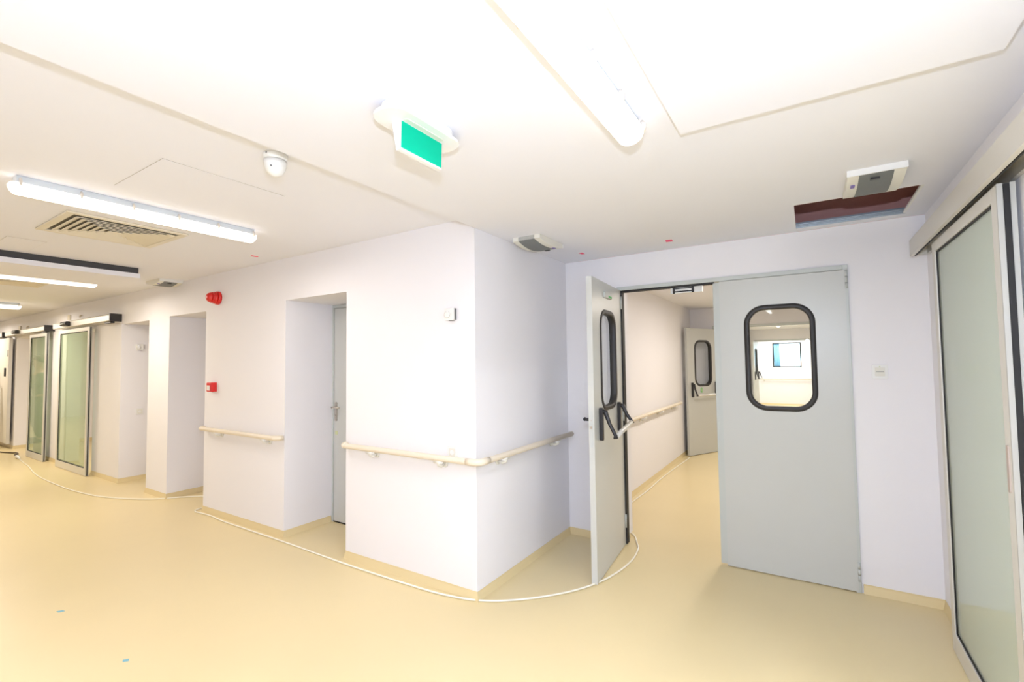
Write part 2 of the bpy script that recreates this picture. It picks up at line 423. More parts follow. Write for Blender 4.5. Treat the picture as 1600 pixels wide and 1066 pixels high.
# open left leaf: hinge at the left jamb, swung towards the camera
hx, hy = -1.372, 3.945
ang = math.atan2(3.124 - 3.945, -1.300 - (-1.372))       # direction hinge -> free edge
L1 = .815
d = door_leaf('door_1', 'open grey double door leaf with black panic bar, swung towards the viewer', L1, 2.185, (hx, hy, .008), ang, (.405, 1.578, .406, .735, .115), pane_y=.004)
# local +y points east (side seen by the camera): panel occupies y 0..t, shift so that the seen face is at y = 0
# (rotation by ang: local x -> south, local y -> east)
for ch in [x for x in COL.objects if x.parent == d]: ch.location.y = -.042
pb = panic_bar(d, L1 - .13, .17, 1.165, 0.0, .115, rise=.05)
bm = bm_new(); prism(bm, rrect(.024, .26, .01, 4, -.021, 1.08), L1 - .001, L1 + .0025, 'x'); obj('lock_plate', bm, M['grey'], d)
bm = bm_new(); box(bm, L1 + .002, L1 + .010, -.030, -.014, 1.085, 1.105); box(bm, L1 + .0026, L1 + .0036, -.026, -.018, 1.14, 1.15); obj('latch', bm, M['steel'], d)
bm = bm_new(); tube(bm, [(L1 - .05, -.042, 1.145), (L1 - .05, -.085, 1.145)], .012, 12); tube(bm, [(L1 - .05, -.085, 1.147), (L1 - .06, -.092, 1.143), (L1 - .16, -.085, 1.135)], [.014, .013, .010], 10)
obj('lever_handle', bm, M['black'], d, label='black lever handle on the far side')
bm = bm_new(); box(bm, .33, .52, .0, .016, 2.065, 2.11); obj('magnet_plate', bm, M['grey'], d, bevel=.003, label='pale metal armature plate near the top')
bm = bm_new(); box(bm, .34, .43, .016, .0175, 2.07, 2.085); obj('sticker', bm, M['greenink'], d)
# hinge knuckles of the open leaf and its floor bolt
for z in (2.02, 1.05, .14):
    bm = bm_new(); tube(bm, [(.002, .006, z), (.002, .006, z + .11)], .007, 10); obj('hinge', bm, M['frame'], d)

# magnetic lock under the frame head
ml = empty('magnetic_door_lock', (-.826, 4.0, 2.185), 'white and black magnetic lock hanging under the door frame head', 'door lock')
bm = bm_new(); box(bm, -.125, .125, -.02, .02, -.058, -.004); obj('housing', bm, M['white'], ml, bevel=.003)
bm = bm_new(); box(bm, -.105, -.088, -.0265, -.02, -.058, -.008); box(bm, .045, .062, -.0265, -.02, -.058, -.008); box(bm, -.088, .045, -.0235, -.02, -.048, -.038)
box(bm, -.088, .045, -.0235, -.02, -.022, -.014); obj('magnet_coil', bm, M['black'], ml, label='black coil ends and strips')
bm = bm_new(); box(bm, -.1, .1, -.018, .018, -.004, .004); obj('mounting_plate', bm, M['steel'], ml)

# second and third door sets down the passage, all leaves standing open
def far_frame(name, y, label):
    e = empty(name, (-.575, y, 0), label, 'door frame', kind='structure'); inv = Matrix.Translation(-Vector(e.location))
    bm = bm_new(); box(bm, -1.402, -1.36, y - .012, y + .1, 0, 2.165); box(bm, .21, .252, y - .012, y + .1, 0, 2.165); box(bm, -1.36, .21, y - .012, y + .1, 2.12, 2.165)
    obj('frame', bm, M['frame'], e, xf=inv)
far_frame('trim_2', YC, 'grey steel frame of the second double doors down the passage')
far_frame('trim_4', YD, 'pale frame of the farthest double doors seen through the door window')
def far_leaf(name, label, hinge, free, seen, sticker=False):
    L = .81; a = math.atan2(free[1] - hinge[1], free[0] - hinge[0])
    d = door_leaf(name, label, L, 2.095, (hinge[0], hinge[1], .008), a, (.405, 1.51, .40, .73, .115))
    t = .042
    if seen > 0: panic_bar(d, L - .10, .10, 1.13, t, .10)
    else: panic_bar(d, L - .10, .10, 1.13, 0, -.10)
    if sticker:
        s_ = bm_new(); prism(s_, rrect(.05, .085, .016, 5, .47, 1.06), t, t + .0012, 'y'); st = obj('sticker', s_, M['greenink'], d)
        s_ = bm_new(); prism(s_, rrect(.036, .07, .012, 5, .47, 1.06), t + .0013, t + .0018, 'y'); obj('sticker_face', s_, M['yellowtag'], st)
        s_ = bm_new(); prism(s_, [(.47 + p, 1.06 + q) for p, q in ((0, -.033), (.012, -.015), (.003, -.015), (.003, .015), (.012, .015), (0, .033), (-.012, .015), (-.003, .015), (-.003, -.015), (-.012, -.015))], t + .002, t + .0024, 'y'); obj('arrow', s_, M['greenink'], st)
    return d
far_leaf('door_3', 'half hidden grey door leaf with green sticker standing open down the passage', (-1.352, 8.775), (-1.715, 8.06), 1, True)
far_leaf('door_4', 'right-hand open leaf of the second double doors, glimpsed through the door window', (.205, 8.775), (.135, 7.97), -1)
far_leaf('door_10', 'left leaf of the farthest double doors, standing open', (-1.35, YD - .02), (-1.40, YD - .83), 1)
far_leaf('door_11', 'right leaf of the farthest double doors, standing open', (.20, YD - .02), (.22, YD - .83), -1)

# ---------------------------------------------------------------- door in the recess
e = empty('door_5', (A1, 3.037, 0), 'narrow grey door with lever handle inside the white recess', 'door', kind='structure')
bm = bm_new(); w = A2 - A1; box(bm, .0, .022, 0, .06, 0, ZR - .002); box(bm, w - .022, w, 0, .06, 0, ZR - .002); box(bm, .022, w - .022, 0, .06, ZR - .035, ZR - .002); obj('frame', bm, M['frame'], e, bevel=.002)
bm = bm_new(); box(bm, .026, w - .026, .006, .05, .012, ZR - .038); obj('panel', bm, M['door'], e, bevel=.002)
bm = bm_new(); prism(bm, rrect(.034, .19, .015, 5, .062, 1.10), -.004, .006, 'y'); bp = obj('handle_plate', bm, M['steel'], e)
bm = bm_new(); tube(bm, [(.062, 0, 1.145), (.062, -.045, 1.145)], .009, 12); tube(bm, [(.055, -.045, 1.145), (.09, -.048, 1.145), (.165, -.04, 1.145)], [.009, .009, .008], 10); obj('lever_handle', bm, M['steel'], bp)
bm = bm_new(); lathe(bm, [(.008, 0), (.008, .007), (.004, .008)], (.062, -.004, 1.06), (0, -1, 0), 14); obj('lock_cylinder', bm, M['steel'], bp)
bm = bm_new(); box(bm, .045, .085, .0045, .006, .87, .905); obj('sticker', bm, M['yellowtag'], e, label='pale yellow-green sticker')
bm = bm_new(); box(bm, .026, w - .026, .004, .052, .001, .012); obj('bottom_seal', bm, M['gasket'], e)

# ---------------------------------------------------------------- sliding glass doors
def slide_leaf(name, label, w, h, loc, rz, grip=False, pane='glass_left', T=.036):
    """local x 0..w, face towards -y, thickness 0.05; x = w is the leading edge with rubber seal"""
    e = empty(name, loc, label, 'sliding door', kind='structure', rz=rz); st = .06
    bm = bm_new()
    box(bm, 0, st, 0, T, 0, h); box(bm, w - st, w, 0, T, 0, h); box(bm, st, w - st, 0, T, 0, .105); box(bm, st, w - st, 0, T, h - .055, h)
    obj('frame', bm, M['aluw'], e, bevel=.0015)
    bm = bm_new(); g = .009
    box(bm, st, st + g, .006, T - .006, .105, h - .055); box(bm, w - st - g, w - st, .006, T - .006, .105, h - .055)
    box(bm, st + g, w - st - g, .006, T - .006, .105, .105 + g); box(bm, st + g, w - st - g, .006, T - .006, h - .055 - g, h - .055)
    obj('glazing_gasket', bm, M['gasket'], e)
    bm = bm_new(); box(bm, st + g, w - st - g, .012, .020, .105 + g, h - .055 - g); obj('glass_pane', bm, M[pane], e)
    bm = bm_new(); box(bm, w, w + .012, T * .34, T * .68, 0.005, h - .004); obj('edge_seal', bm, M['gasket'], e, label='black rubber strip on the leading edge')
    bm = bm_new(); box(bm, w, w + .009, .0, T * .32, 0, h); box(bm, w, w + .009, T * .70, T, 0, h); obj('edge_profile', bm, M['edgealu'], e)
    if grip:
        bm = bm_new(); prism(bm, rrect(.022, .17, .004, 3, w - .03, 1.16), -.004, .0, 'y'); obj('pull_grip', bm, M['griptan'], e, label='flat tan pull grip')
    return e
# right wall: leaf runs in front of the wall, local x points towards the camera (-y), face towards -x
slide_leaf('door_6', 'large green-tinted sliding glass door with aluminium frame on the right wall', 1.055, 2.205, (.606, 3.445, .004), R(-90), True, 'glass', .05)
slide_leaf('door_7', 'nearer glass sliding door of the left wall, right of the dark figure', 1.36, 2.17, (-10.24, 2.435, .004), 0)
slide_leaf('door_8', 'far left glass sliding door with the dark figure in its glass', .97, 2.17, (-11.88, 2.435, .004), 0)

def operator(name, label, x0, x1, z0, z1, y0, y1, sensor_x, tail=None):
    e = empty(name, (x0, y1, z0), label, 'door operator', 'sliding door operators on the left wall'); inv = Matrix.Translation(-Vector(e.location))
    bm = bm_new()
    r = .02; pts = [(y1, z0 + .0), (y0 + .006, z0), (y0, z0 + .008), (y0, z1 - r), (y0 + r * .3, z1 - r * .3), (y0 + r, z1), (y1, z1)]
    prism(bm, pts, x0, x1 - .03, 'x'); obj('cover', bm, M['alu'], e, xf=inv, bevel=.002)
    bm = bm_new(); pts2 = [(y1, z0 - .004), (y0 - .004, z0 - .004), (y0 - .004, z1 + .003), (y1, z1 + .003)]
    prism(bm, pts2, x1 - .03, x1, 'x'); obj('end_cap', bm, M['black'], e, xf=inv, bevel=.003, label='black end cap')
    bm = bm_new(); box(bm, x1 - .30, x1 - .08, y0 + .03, y0 + .075, z0 - .022, z0 - .0005); obj('guide_block', bm, M['black'], e, xf=inv)
    if sensor_x is not None:
        bm = bm_new(); prism(bm, [(y0 - .0005, z0 + .015), (y0 - .045, z0 + .02), (y0 - .06, z0 + .045), (y0 - .045, z0 + .085), (y0 - .0005, z0 + .085)], sensor_x - .13, sensor_x + .13, 'x')
        sn = obj('motion_sensor', bm, M['black'], e, xf=inv, bevel=.004, label='black motion sensor')
        bm = bm_new(); box(bm, sensor_x - .11, sensor_x + .02, y0 - .0615, y0 - .056, z0 + .04, z0 + .055); obj('sensor_window', bm, M['grey'], sn)
    return e
operator('sliding_door_operator', 'aluminium operator box over the nearer glass sliding door, black end beside the wall recess', -10.42, -7.97, 2.205, 2.305, 2.40, 2.5305, -9.72)
operator('sliding_door_operator', 'aluminium operator box over the far glass sliding door with the figure', -13.42, -10.86, 2.205, 2.300, 2.40, 2.5305, -12.55)
operator('sliding_door_operator', 'white operator box cut off by the left edge of the picture', -16.4, -13.62, 2.205, 2.300, 2.40, 2.5305, None)
# white sliding leaf at the left border
e = empty('door_9', (-14.9, 2.44, .004), 'plain cream sliding door leaf at the left edge of the picture', 'sliding door', kind='structure')
bm = bm_new(); box(bm, .0, 1.6, 0, .045, .10, 2.18); obj('panel', bm, M['creamdoor'], e, bevel=.002)
bm = bm_new(); box(bm, 1.602, 1.62, 0.0, .05, .09, 2.18); obj('edge_profile', bm, M['alu'], e)
bm = bm_new(); box(bm, -.04, -.002, -.002, .05, .09, 2.18); obj('edge_seal', bm, M['rubber'], e)
bm = bm_new(); prism(bm, rrect(.05, .17, .02, 4, 1.42, 1.50), -.02, .0, 'y'); obj('grip', bm, M['black'], e, label='small black pull grip')
bm = bm_new(); prism(bm, rrect(.03, .13, .01, 4, 1.55, 1.87), -.012, .0, 'y'); obj('lock', bm, M['grey'], e)

# right wall operator rail
e = empty('sliding_door_rail', (XE, 3.85, 2.22), 'long pale aluminium rail cover above the large sliding glass door on the right', 'door rail'); inv = Matrix.Translation(-Vector(e.location))
bm = bm_new()
Y_R0, Y_R1 = .75, 3.85
box(bm, .572, .578, Y_R0, Y_R1, 2.222, 2.318); box(bm, .578, XE - .001, Y_R0, Y_R1, 2.312, 2.318); box(bm, .572, XE - .001, Y_R1, Y_R1 + .003, 2.222, 2.318)
box(bm, .572, .590, Y_R0, Y_R1, 2.217, 2.222)
obj('cover', bm, M['aluw'], e, xf=inv)
bm = bm_new(); box(bm, .655, XE - .001, Y_R0, Y_R1 - .01, 2.225, 2.31); box(bm, .60, .655, Y_R0, Y_R1 - .02, 2.275, 2.31); obj('track', bm, M['alu'], e, xf=inv)
bm = bm_new(); box(bm, .592, .598, Y_R0, Y_R1 - .02, 2.214, 2.226); obj('brush_strip', bm, M['gasket'], e, xf=inv)
e = empty('trim_3', (XE, 2.33, 0), 'aluminium lining of the opening beside the right sliding door', 'door frame', kind='structure'); inv = Matrix.Translation(-Vector(e.location))
bm = bm_new(); box(bm, XE - .003, XE + .18, 2.30, 2.33, 0, 2.19); box(bm, XE - .003, XE + .18, .9, 2.30, 2.16, 2.19); obj('lining', bm, M['aluw'], e, xf=inv)
bm = bm_new(); box(bm, XE + .03, XE + .045, .93, 2.30, 2.145, 2.16); obj('seal', bm, M['gasket'], e, xf=inv)

# ---------------------------------------------------------------- handrails
def bracket(parent, p, n, along):
    """p = wall point under the rail, n = outward normal"""
    p, n, a = Vector(p), Vector(n), Vector(along)
    bm = bm_new()
    tube(bm, [p + n * .001, p + n * .012], [.026, .024], 14)
    tube(bm, [p + n * .01, p + n * .045 + Vector((0, 0, -.008)), p + n * .07 + Vector((0, 0, .004)), p + n * .075 + Vector((0, 0, .03))], [.010, .011, .012, .014], 10)
    b = obj('bracket', bm, M['ivory'], parent)
    bm = bm_new()
    c = p + n * .075 + Vector((0, 0, .03))
    tube(bm, [c - a * .035 + Vector((0, 0, -.004)), c + a * .035 + Vector((0, 0, -.004))], .013, 10)
    obj('saddle', bm, M['white'], b)
def handrail(label, path, z, brackets, join=None, r=.021, group='beige handrails', rad=.06):
    e = empty('handrail', (path[len(path) // 2][0], path[len(path) // 2][1], z), label, 'handrail', group); inv = Matrix.Translation(-Vector(e.location))
    bm = bm_new(); tube(bm, [(x, y, z) for x, y in path], r, 16, flat=1.0); obj('rail', bm, M['beige'], e, xf=inv)
    if join:
        for jp in join:
            bm = bm_new(); tube(bm, [(x, y, z) for x, y in jp], r + .0025, 16); obj('elbow', bm, M['beige'], e, xf=inv)
    for (p, n, a) in brackets:
        k = len(COL.objects)
        before = set(COL.objects)
        bracket(e, (p[0], p[1], z - .052), n, a)
        for o in COL.objects:
            if o not in before and o.parent == e: o.matrix_local = inv
    return e
def arc(cx, cy, r, a0, a1, n=8): return [(cx + r * math.cos(R(a0 + (a1 - a0) * i / n)), cy + r * math.sin(R(a0 + (a1 - a0) * i / n))) for i in range(n + 1)]
RO = .078
yr = Y0 - RO; xr = X0 + RO
handrail('short beige handrail on the white wall between the two recesses, under the red call point',
         arc(-5.50, yr + .06, .06, 180, 270) + [(-4.9, yr)] + arc(-4.10 - .06, yr + .06, .06, 270, 360), .908,
         [((-5.22, Y0), (0, -1, 0), (1, 0, 0)), ((-4.33, Y0), (0, -1, 0), (1, 0, 0))], [arc(-4.16, yr + .06, .06, 270, 345)])
corner = arc(xr - .06, yr + .06, .06, -90, 0)
handrail('long beige handrail wrapping around the projecting white corner',
         arc(-3.14, yr + .055, .055, 180, 270) + [(-2.6, yr)] + corner + [(xr, 3.2), (xr, 3.86)], .925,
         [((-2.86, Y0), (0, -1, 0), (1, 0, 0)), ((-2.17, Y0), (0, -1, 0), (1, 0, 0)), ((X0, 2.78), (1, 0, 0), (0, 1, 0)), ((X0, 3.60), (1, 0, 0), (0, 1, 0))],
         [[(xr - .10, yr)] + corner + [(xr, yr + .11)], arc(-3.14, yr + .055, .055, 195, 270)])
handrail('beige handrail in the passage seen through the open door',
         [(CW + .07, 4.4), (CW + .07, 6), (CW + .07, 7.62)] + arc(CW + .02, 7.62, .05, 0, 80), .905,
         [((CW, y), (1, 0, 0), (0, 1, 0)) for y in (5.7, 6.5, 7.3)])
handrail('distant beige handrail under the square far window', [(-2.4, YEND - .07), (-.6, YEND - .07), (1.2, YEND - .07)], .89,
         [((x, YEND), (0, -1, 0), (1, 0, 0)) for x in (-1.3, .1)])

# ---------------------------------------------------------------- tube lamps
def make_lamp():
    e = empty('tube_lamp', (0, 0, 0), '', 'ceiling lamp', 'tube lamps on the ceilings')
    # local: y -0.635..0.635, ceiling at z = 0
    bm = bm_new(); W, L = .085, 1.27
    pts = [(-.034, 0), (.034, 0), (.046, -.042), (-.046, -.042)]
    prism(bm, pts, -.615, .615, 'y'); obj('housing', bm, M['lampgrey'], e, bevel=.004)
    bm = bm_new()
    def sect(s, dz): return [(x * s, z * dz - .042) for x, z in ((-.052, 0), (-.050, -.018), (-.040, -.038), (-.02, -.05), (0, -.053), (.02, -.05), (.04, -.038), (.05, -.018), (.052, 0))]
    rows = []
    for y, s, dz in ((-.635, .55, .35), (-.628, .82, .7), (-.612, 1, 1), (.612, 1, 1), (.628, .82, .7), (.635, .55, .35)):
        rows.append([bm.verts.new((x, y, z)) for x, z in sect(s, dz)])
    for a, b in zip(rows, rows[1:]):
        for k in range(len(a)): f = bm.faces.new((a[k], a[(k + 1) % len(a)], b[(k + 1) % len(a)], b[k])); f.smooth = True
    bm.faces.new(rows[0]); bm.faces.new(rows[-1])
    obj('diffuser', bm, M['diffuser'], e, label='lit white diffuser')
    for s in (-1, 1):
        for y in [-.6 + .24 * k for k in range(6)]:
            bm = bm_new(); x = s * .052
            tube(bm, [(x - s * .008, y, -.020), (x + s * .002, y, -.034), (x + s * .002, y, -.056)], [.006, .007, .005], 8, flat=1.6)
            obj('clip', bm, M['clip'], e)
    al = bpy.data.lights.new('lamp_light', 'AREA'); al.shape = 'RECTANGLE'; al.size = .07; al.size_y = 1.2; al.energy = LAMP_P; al.color = LAMP_C
    lo = bpy.data.objects.new('lamp_light', al); COL.objects.link(lo); lo.parent = e; lo.location = (0, 0, -.0965)
    return e
lamp = make_lamp()
spots = [(-.548, 1.125, LO, 'bright tube lamp on the low ceiling, right of the green exit sign'),
         (-3.455, 1.245, HI, 'large tube lamp on the high ceiling beside the square air vent'),
         (-6.85, 1.30, HI, 'tube lamp on the high ceiling beyond the dropped board at far left'),
         (-10.25, 1.36, HI, 'small distant tube lamp at the left edge of the picture'),
         (-13.9, 1.38, HI, 'farthest tube lamp of the corridor, beyond the left picture edge'),
         (-17.0, 1.38, HI, 'added tube lamp at the corridor end, outside the picture'),  # out of view, added to light the corridor end
         (-.45, 6.55, LC, 'tube lamp on the passage ceiling beyond the grey double doors'),
         (-.45, 4.90, LC, 'added hidden tube lamp on the passage ceiling just inside the double doors'),  # hidden by the door head, added to brighten the doorway floor
         (-.45, 10.6, LC, 'added unseen tube lamp on the passage ceiling just past the second doors'),  # unseen, added to brighten the far passage
         (-.62, 13.2, LC, 'added unseen tube lamp on the passage ceiling near the farthest doors'),  # second unseen lamp added for far passage brightness
         (-9.8, 4.2, 2.45, 'tube lamp in the room behind the left glass doors'),
         (1.9, 1.6, 2.499, 'added unseen lamp giving cool daylight in the side room behind the right wall'),  # added source, stands in for daylight from the side room
         (-.548, -1.2, LO, 'added unseen tube lamp on the low ceiling behind the photographer'),  # fill lamp added out of view behind the camera
         (-3.455, -.9, HI, 'added unseen tube lamp on the high ceiling behind the photographer'),  # another unseen fill lamp, added for the left part
         (-.62, 17.3, LC, 'added unseen tube lamp on the ceiling before the far window')]  # unseen, added to brighten the end wall
for i, (x, y, z, lb) in enumerate(spots):
    o = lamp if i == 0 else copy_tree(lamp)
    o.location = (x, y, z); o['label'] = lb
    if y > 10 and x > -2: pw, cl = 38, (1, .98, .90)
    elif y > 4 and x > -2: pw, cl = (22 if y > 6 else 10), (1, .91, .82)
    elif x > 1: pw, cl = 58, (.86, .93, 1.0)
    elif x > -2: pw, cl = 11, (.92, .92, .97)
    elif x > -5: pw, cl = 13, (1, .94, .92)
    elif x > -8: pw, cl = 29, (1, .91, .79)
    else: pw, cl = 40, (1, .90, .76)
    for ch in [c_ for c_ in COL.objects if c_.parent == o and c_.type == 'LIGHT']:
        ch.data = ch.data.copy(); ch.data.energy = pw; ch.data.color = cl

# ---------------------------------------------------------------- exit sign
e = empty('exit_sign', (-1.215, 1.275, LO), 'green exit sign hanging from the ceiling under a white oval lamp base', 'exit sign')
bm = bm_new(); prism(bm, rrect(.115, .33, .055, 8), -.038, 0, 'z'); obj('base', bm, M['white'], e, bevel=.003)
bm = bm_new(); prism(bm, rrect(.150, .385, .07, 10), -.050, -.038, 'z'); obj('flange', bm, M['white'], e, bevel=.003, label='oval white rim')
bm = bm_new(); prism(bm, rrect(.03, .20, .012, 5, .025), -.052, -.0495, 'z'); obj('light_slot', bm, M['ivory'], e)
bm = bm_new(); prism(bm, [(-.030, -.05), (.016, -.05), (.012, -.158), (-.008, -.158)], -.108, .114, 'y'); wd = obj('sign_body', bm, M['white'], e, bevel=.0015)
bm = bm_new(); flat = [(.0168, -.054), (.0128, -.150)]
prism(bm, [(.0158, -.054), (.0175, -.054), (.0138, -.150), (.0122, -.150)], -.104, .112, 'y'); obj('green_face', bm, M['green'], e, label='plain bright green sign face')

# ---------------------------------------------------------------- ceiling fixtures with curved grey screen
def make_fixture():
    e = empty('ceiling_fixture', (0, 0, 0), '', 'ceiling fixture', 'white ceiling fixtures with curved grey screens')
    n = 12; hl = .185
    def z(y, k=1): return -.028 - k * (1 - (y / hl) ** 2)
    def strip(x0, x1, k):
        bm = bm_new(); pts = [(-hl, 0)] + [(-hl + 2 * hl * i / n, z(-hl + 2 * hl * i / n, k)) for i in range(n + 1)] + [(hl, 0)]
        prism(bm, pts, x0, x1, 'x'); return bm
    obj('body', strip(-.115, .115, .024), M['ivory'], e)
    obj('grey_screen', strip(-.068, .068, .030), M['mesh'], e, label='curved grey screen')
    bm = bm_new(); box(bm, -.118, .118, -hl - .008, -hl, -.030, 0); obj('end_rim', bm, M['white'], e)
    bm = bm_new(); box(bm, -.098, -.080, -.10, -.06, z(-.06, .024) - .001, z(-.06, .024) + .003); obj('printed_mark', bm, M['violet'], e)
    bm = bm_new(); box(bm, -.022, .016, -.150, -.13, z(-.14, .030) - .006, z(-.14, .030)); obj('sensor_eye', bm, M['black'], e)
    return e
fx0 = make_fixture()
for i, (x, y, z, rz, lb) in enumerate([(.312, 3.005, LO, 0, 'white ceiling fixture with grey curved screen overlapping the open hatch'),
                                    (-1.715, 3.10, LO, 180, 'white ceiling fixture with grey curved screen above the projecting corner wall'),
                                    (-6.36, 2.41, HI, 90, 'small distant ceiling fixture with grey screen above the left wall recesses')]):
    o = fx0 if i == 0 else copy_tree(fx0)
    o.location = (x, y, z); o.rotation_euler = (0, 0, R(rz)); o['label'] = lb

# ---------------------------------------------------------------- square air vents
def make_vent():
    e = empty('air_vent', (0, 0, 0), '', 'air vent', 'square ceiling air vents')
    h = .345
    bm = bm_new()
    for x0, x1, y0, y1 in ((-h, h, -h, -h + .045), (-h, h, h - .045, h), (-h, -h + .045, -h + .045, h - .045), (h - .045, h, -h + .045, h - .045)):
        box(bm, x0, x1, y0, y1, -.012, 0)
    obj('flange', bm, M['vent'], e, bevel=.004)
    bm = bm_new(); box(bm, -h + .045, h - .045, -h + .045, h - .045, -.002, 0); obj('back_plate', bm, M['ventback'], e, label='dark plate painted as duct shade behind the louvres')  # shade of the open duct is put into the plate colour
    # four triangular sets of sloping louvres
    for q in range(4):
        bm = bm_new(); c, s = math.cos(q * math.pi / 2), math.sin(q * math.pi / 2)
        for k in range(7):
            d = .285 - k * .040; ln = d - .004
            if ln < .02: continue
            P = []
            for (dx, z) in ((d, -.016), (d - .034, -.003), (d - .036, -.005), (d - .002, -.019)):
                for sy in (-1, 1):
                    yy = sy * (ln if dx > d - .01 else max(ln - .034, .01))
                    P.append((dx * c - yy * s, dx * s + yy * c, z))
            v = [bm.verts.new(p) for p in P]
            for f in ((0, 1, 3, 2), (2, 3, 5, 4), (4, 5, 7, 6), (6, 7, 1, 0), (0, 2, 4, 6), (1, 7, 5, 3)): bm.faces.new([v[i] for i in f])
        obj('louvre_set', bm, M['vent'], e)
    return e
v0 = make_vent(); v0.location = (-4.28, 1.30, HI); v0['label'] = 'large square louvred air vent beside the large tube lamp'
v1 = copy_tree(v0); v1.location = (-7.66, 1.35, HI); v1['label'] = 'faint distant square air vent beyond the dropped board at far left'

# access panels (hairline joint)
def access(x0, x1, y0, y1, label):
    e = empty('access_panel', ((x0 + x1) / 2, (y0 + y1) / 2, HI), label, 'access panel', 'flush access panels in the ceiling'); inv = Matrix.Translation(-Vector(e.location))
    bm = bm_new(); box(bm, x0, x1, y0, y1, HI - .0012, HI - .0004); obj('joint', bm, M['jointgrey'], e, xf=inv)
    g = .0016; bm = bm_new(); box(bm, x0 + g, x1 - g, y0 + g, y1 - g, HI - .0022, HI - .001); obj('lid', bm, M['ceiling'], e, xf=inv)
access(-3.19, -2.586, .962, 1.585, 'flush square access panel in the ceiling near the white dome sensor')
access(-5.68, -5.08, .90, 1.12, 'faint flush access panel joint in the ceiling before the dropped board')

# ---------------------------------------------------------------- dome sensor
e = empty('dome_sensor', (-2.112, 1.243, HI), 'white dome sensor hanging under the ceiling step', 'sensor')
bm = bm_new(); lathe(bm, [(.054, 0), (.054, .006), (.052, .03)], (0, 0, 0), (0, 0, -1), 32); obj('base', bm, M['white'], e)
bm = bm_new(); lathe(bm, [(.0515, .031), (.050, .05), (.044, .072), (.033, .09), (.018, .101), (.002, .105)], (0, 0, 0), (0, 0, -1), 32); obj('dome', bm, M['white'], e)
bm = bm_new(); lathe(bm, [(.004, 0), (.004, .004)], (.028, -.036, -.07), (.6, -.8, 0), 10); box(bm, .010, .018, -.0545, -.0515, -.012, -.006); obj('indicator', bm, M['print'], e)

# ---------------------------------------------------------------- red siren, call point
e = empty('fire_alarm_sounder', (-5.34, Y0, 2.305), 'red round fire alarm sounder high on the left wall', 'fire alarm')
ax = (0, -1, 0)
bm = bm_new(); lathe(bm, [(.070, 0), (.072, .008), (.070, .028), (.062, .032)], (0, 0, 0), ax, 36); obj('base', bm, M['red'], e)
bm = bm_new(); lathe(bm, [(.060, .032), (.064, .040), (.064, .052), (.056, .056), (.055, .066), (.058, .070), (.057, .080)], (0, 0, 0), ax, 36); obj('horn_rings', bm, M['red'], e)
bm = bm_new(); lathe(bm, [(.052, .080), (.050, .095), (.040, .112), (.022, .122), (.012, .124)], (0, 0, 0), ax, 36); obj('cap', bm, M['red'], e)
e = empty('call_point', (-5.40, Y0, 1.35), 'small red fire alarm call point on the left wall above the handrail', 'call point')
bm = bm_new(); box(bm, -.048, .048, -.058, 0, -.048, .048); obj('housing', bm, M['red'], e, bevel=.003)
bm = bm_new(); box(bm, -.042, .042, -.0635, -.058, -.042, .042); fp = obj('front_frame', bm, M['red'], e, bevel=.002)
bm = bm_new(); box(bm, -.030, .030, -.0650, -.0635, -.034, .018); obj('break_panel', bm, M['white'], e, label='white press panel')
bm = bm_new(); lathe(bm, [(.008, .0), (.008, .008)], (0.0, -.02, -.048), (0, 0, -1), 10); obj('key_slot', bm, M['print'], e)

# ---------------------------------------------------------------- thermostats, sockets, switches
def thermostat(loc, rz, label, s=1.0):
    e = empty('thermostat', loc, label, 'thermostat', rz=rz)
    bm = bm_new(); prism(bm, rrect(.085 * s, .085 * s, .006, 4), 0, -.028, 'y'); obj('housing', bm, M['white'], e, bevel=.002)
    bm = bm_new(); lathe(bm, [(.024 * s, .028), (.023 * s, .036), (.015 * s, .038)], (-.016, 0, -.002), (0, -1, 0), 26); obj('dial', bm, M['white'], e, label='round dial')
    bm = bm_new(); box(bm, .0425 * s, .0445 * s, -.022, -.0005, -.04 * s, .04 * s); box(bm, -.01, .03, -.022, -.004, -.046 * s, -.0425 * s); obj('base_gap', bm, M['print'], e)
thermostat((-2.105, Y0, 1.916), 0, 'white thermostat with round dial on the projecting wall, upper right')
thermostat((C1, 2.735, 1.855), R(90), 'white thermostat inside the far left wall recess')
def socket(loc, rz, label, name='wall_socket', cat='socket', w=.088, h=.088, mark=False):
    e = empty(name, loc, label, cat, rz=rz)
    bm = bm_new(); prism(bm, rrect(w, h, .006, 4), 0, -.009, 'y'); obj('plate', bm, M['white'], e, bevel=.0015)
    bm = bm_new(); prism(bm, rrect(w * .62, h * .62, .004, 3), -.009, -.0125, 'y'); obj('insert', bm, M['ivory'], e, bevel=.001)
    if mark:
        bm = bm_new(); box(bm, -.021, .021, -.0132, -.0125, .000, .0035); obj('printed_line', bm, M['print'], e)
        bm = bm_new(); lathe(bm, [(.004, .009), (.004, .0105)], (0, 0, .034), (0, -1, 0), 10); obj('indicator', bm, M['yellowtag'], e)
    else:
        bm = bm_new(); lathe(bm, [(.018, .0125), (.018, .013)], (0, 0, 0), (0, -1, 0), 20); obj('outlet_face', bm, M['white'], e)
    return e
socket((-2.10, Y0, .958), 0, 'white socket just above the handrail near the projecting corner')
socket((.402, Y1, 1.481), 0, 'white access button plate on the wall right of the closed grey door', 'wall_button', 'wall button', .084, .094, True)
socket((C1, 2.752, .95), R(90), 'white socket inside the far left wall recess')
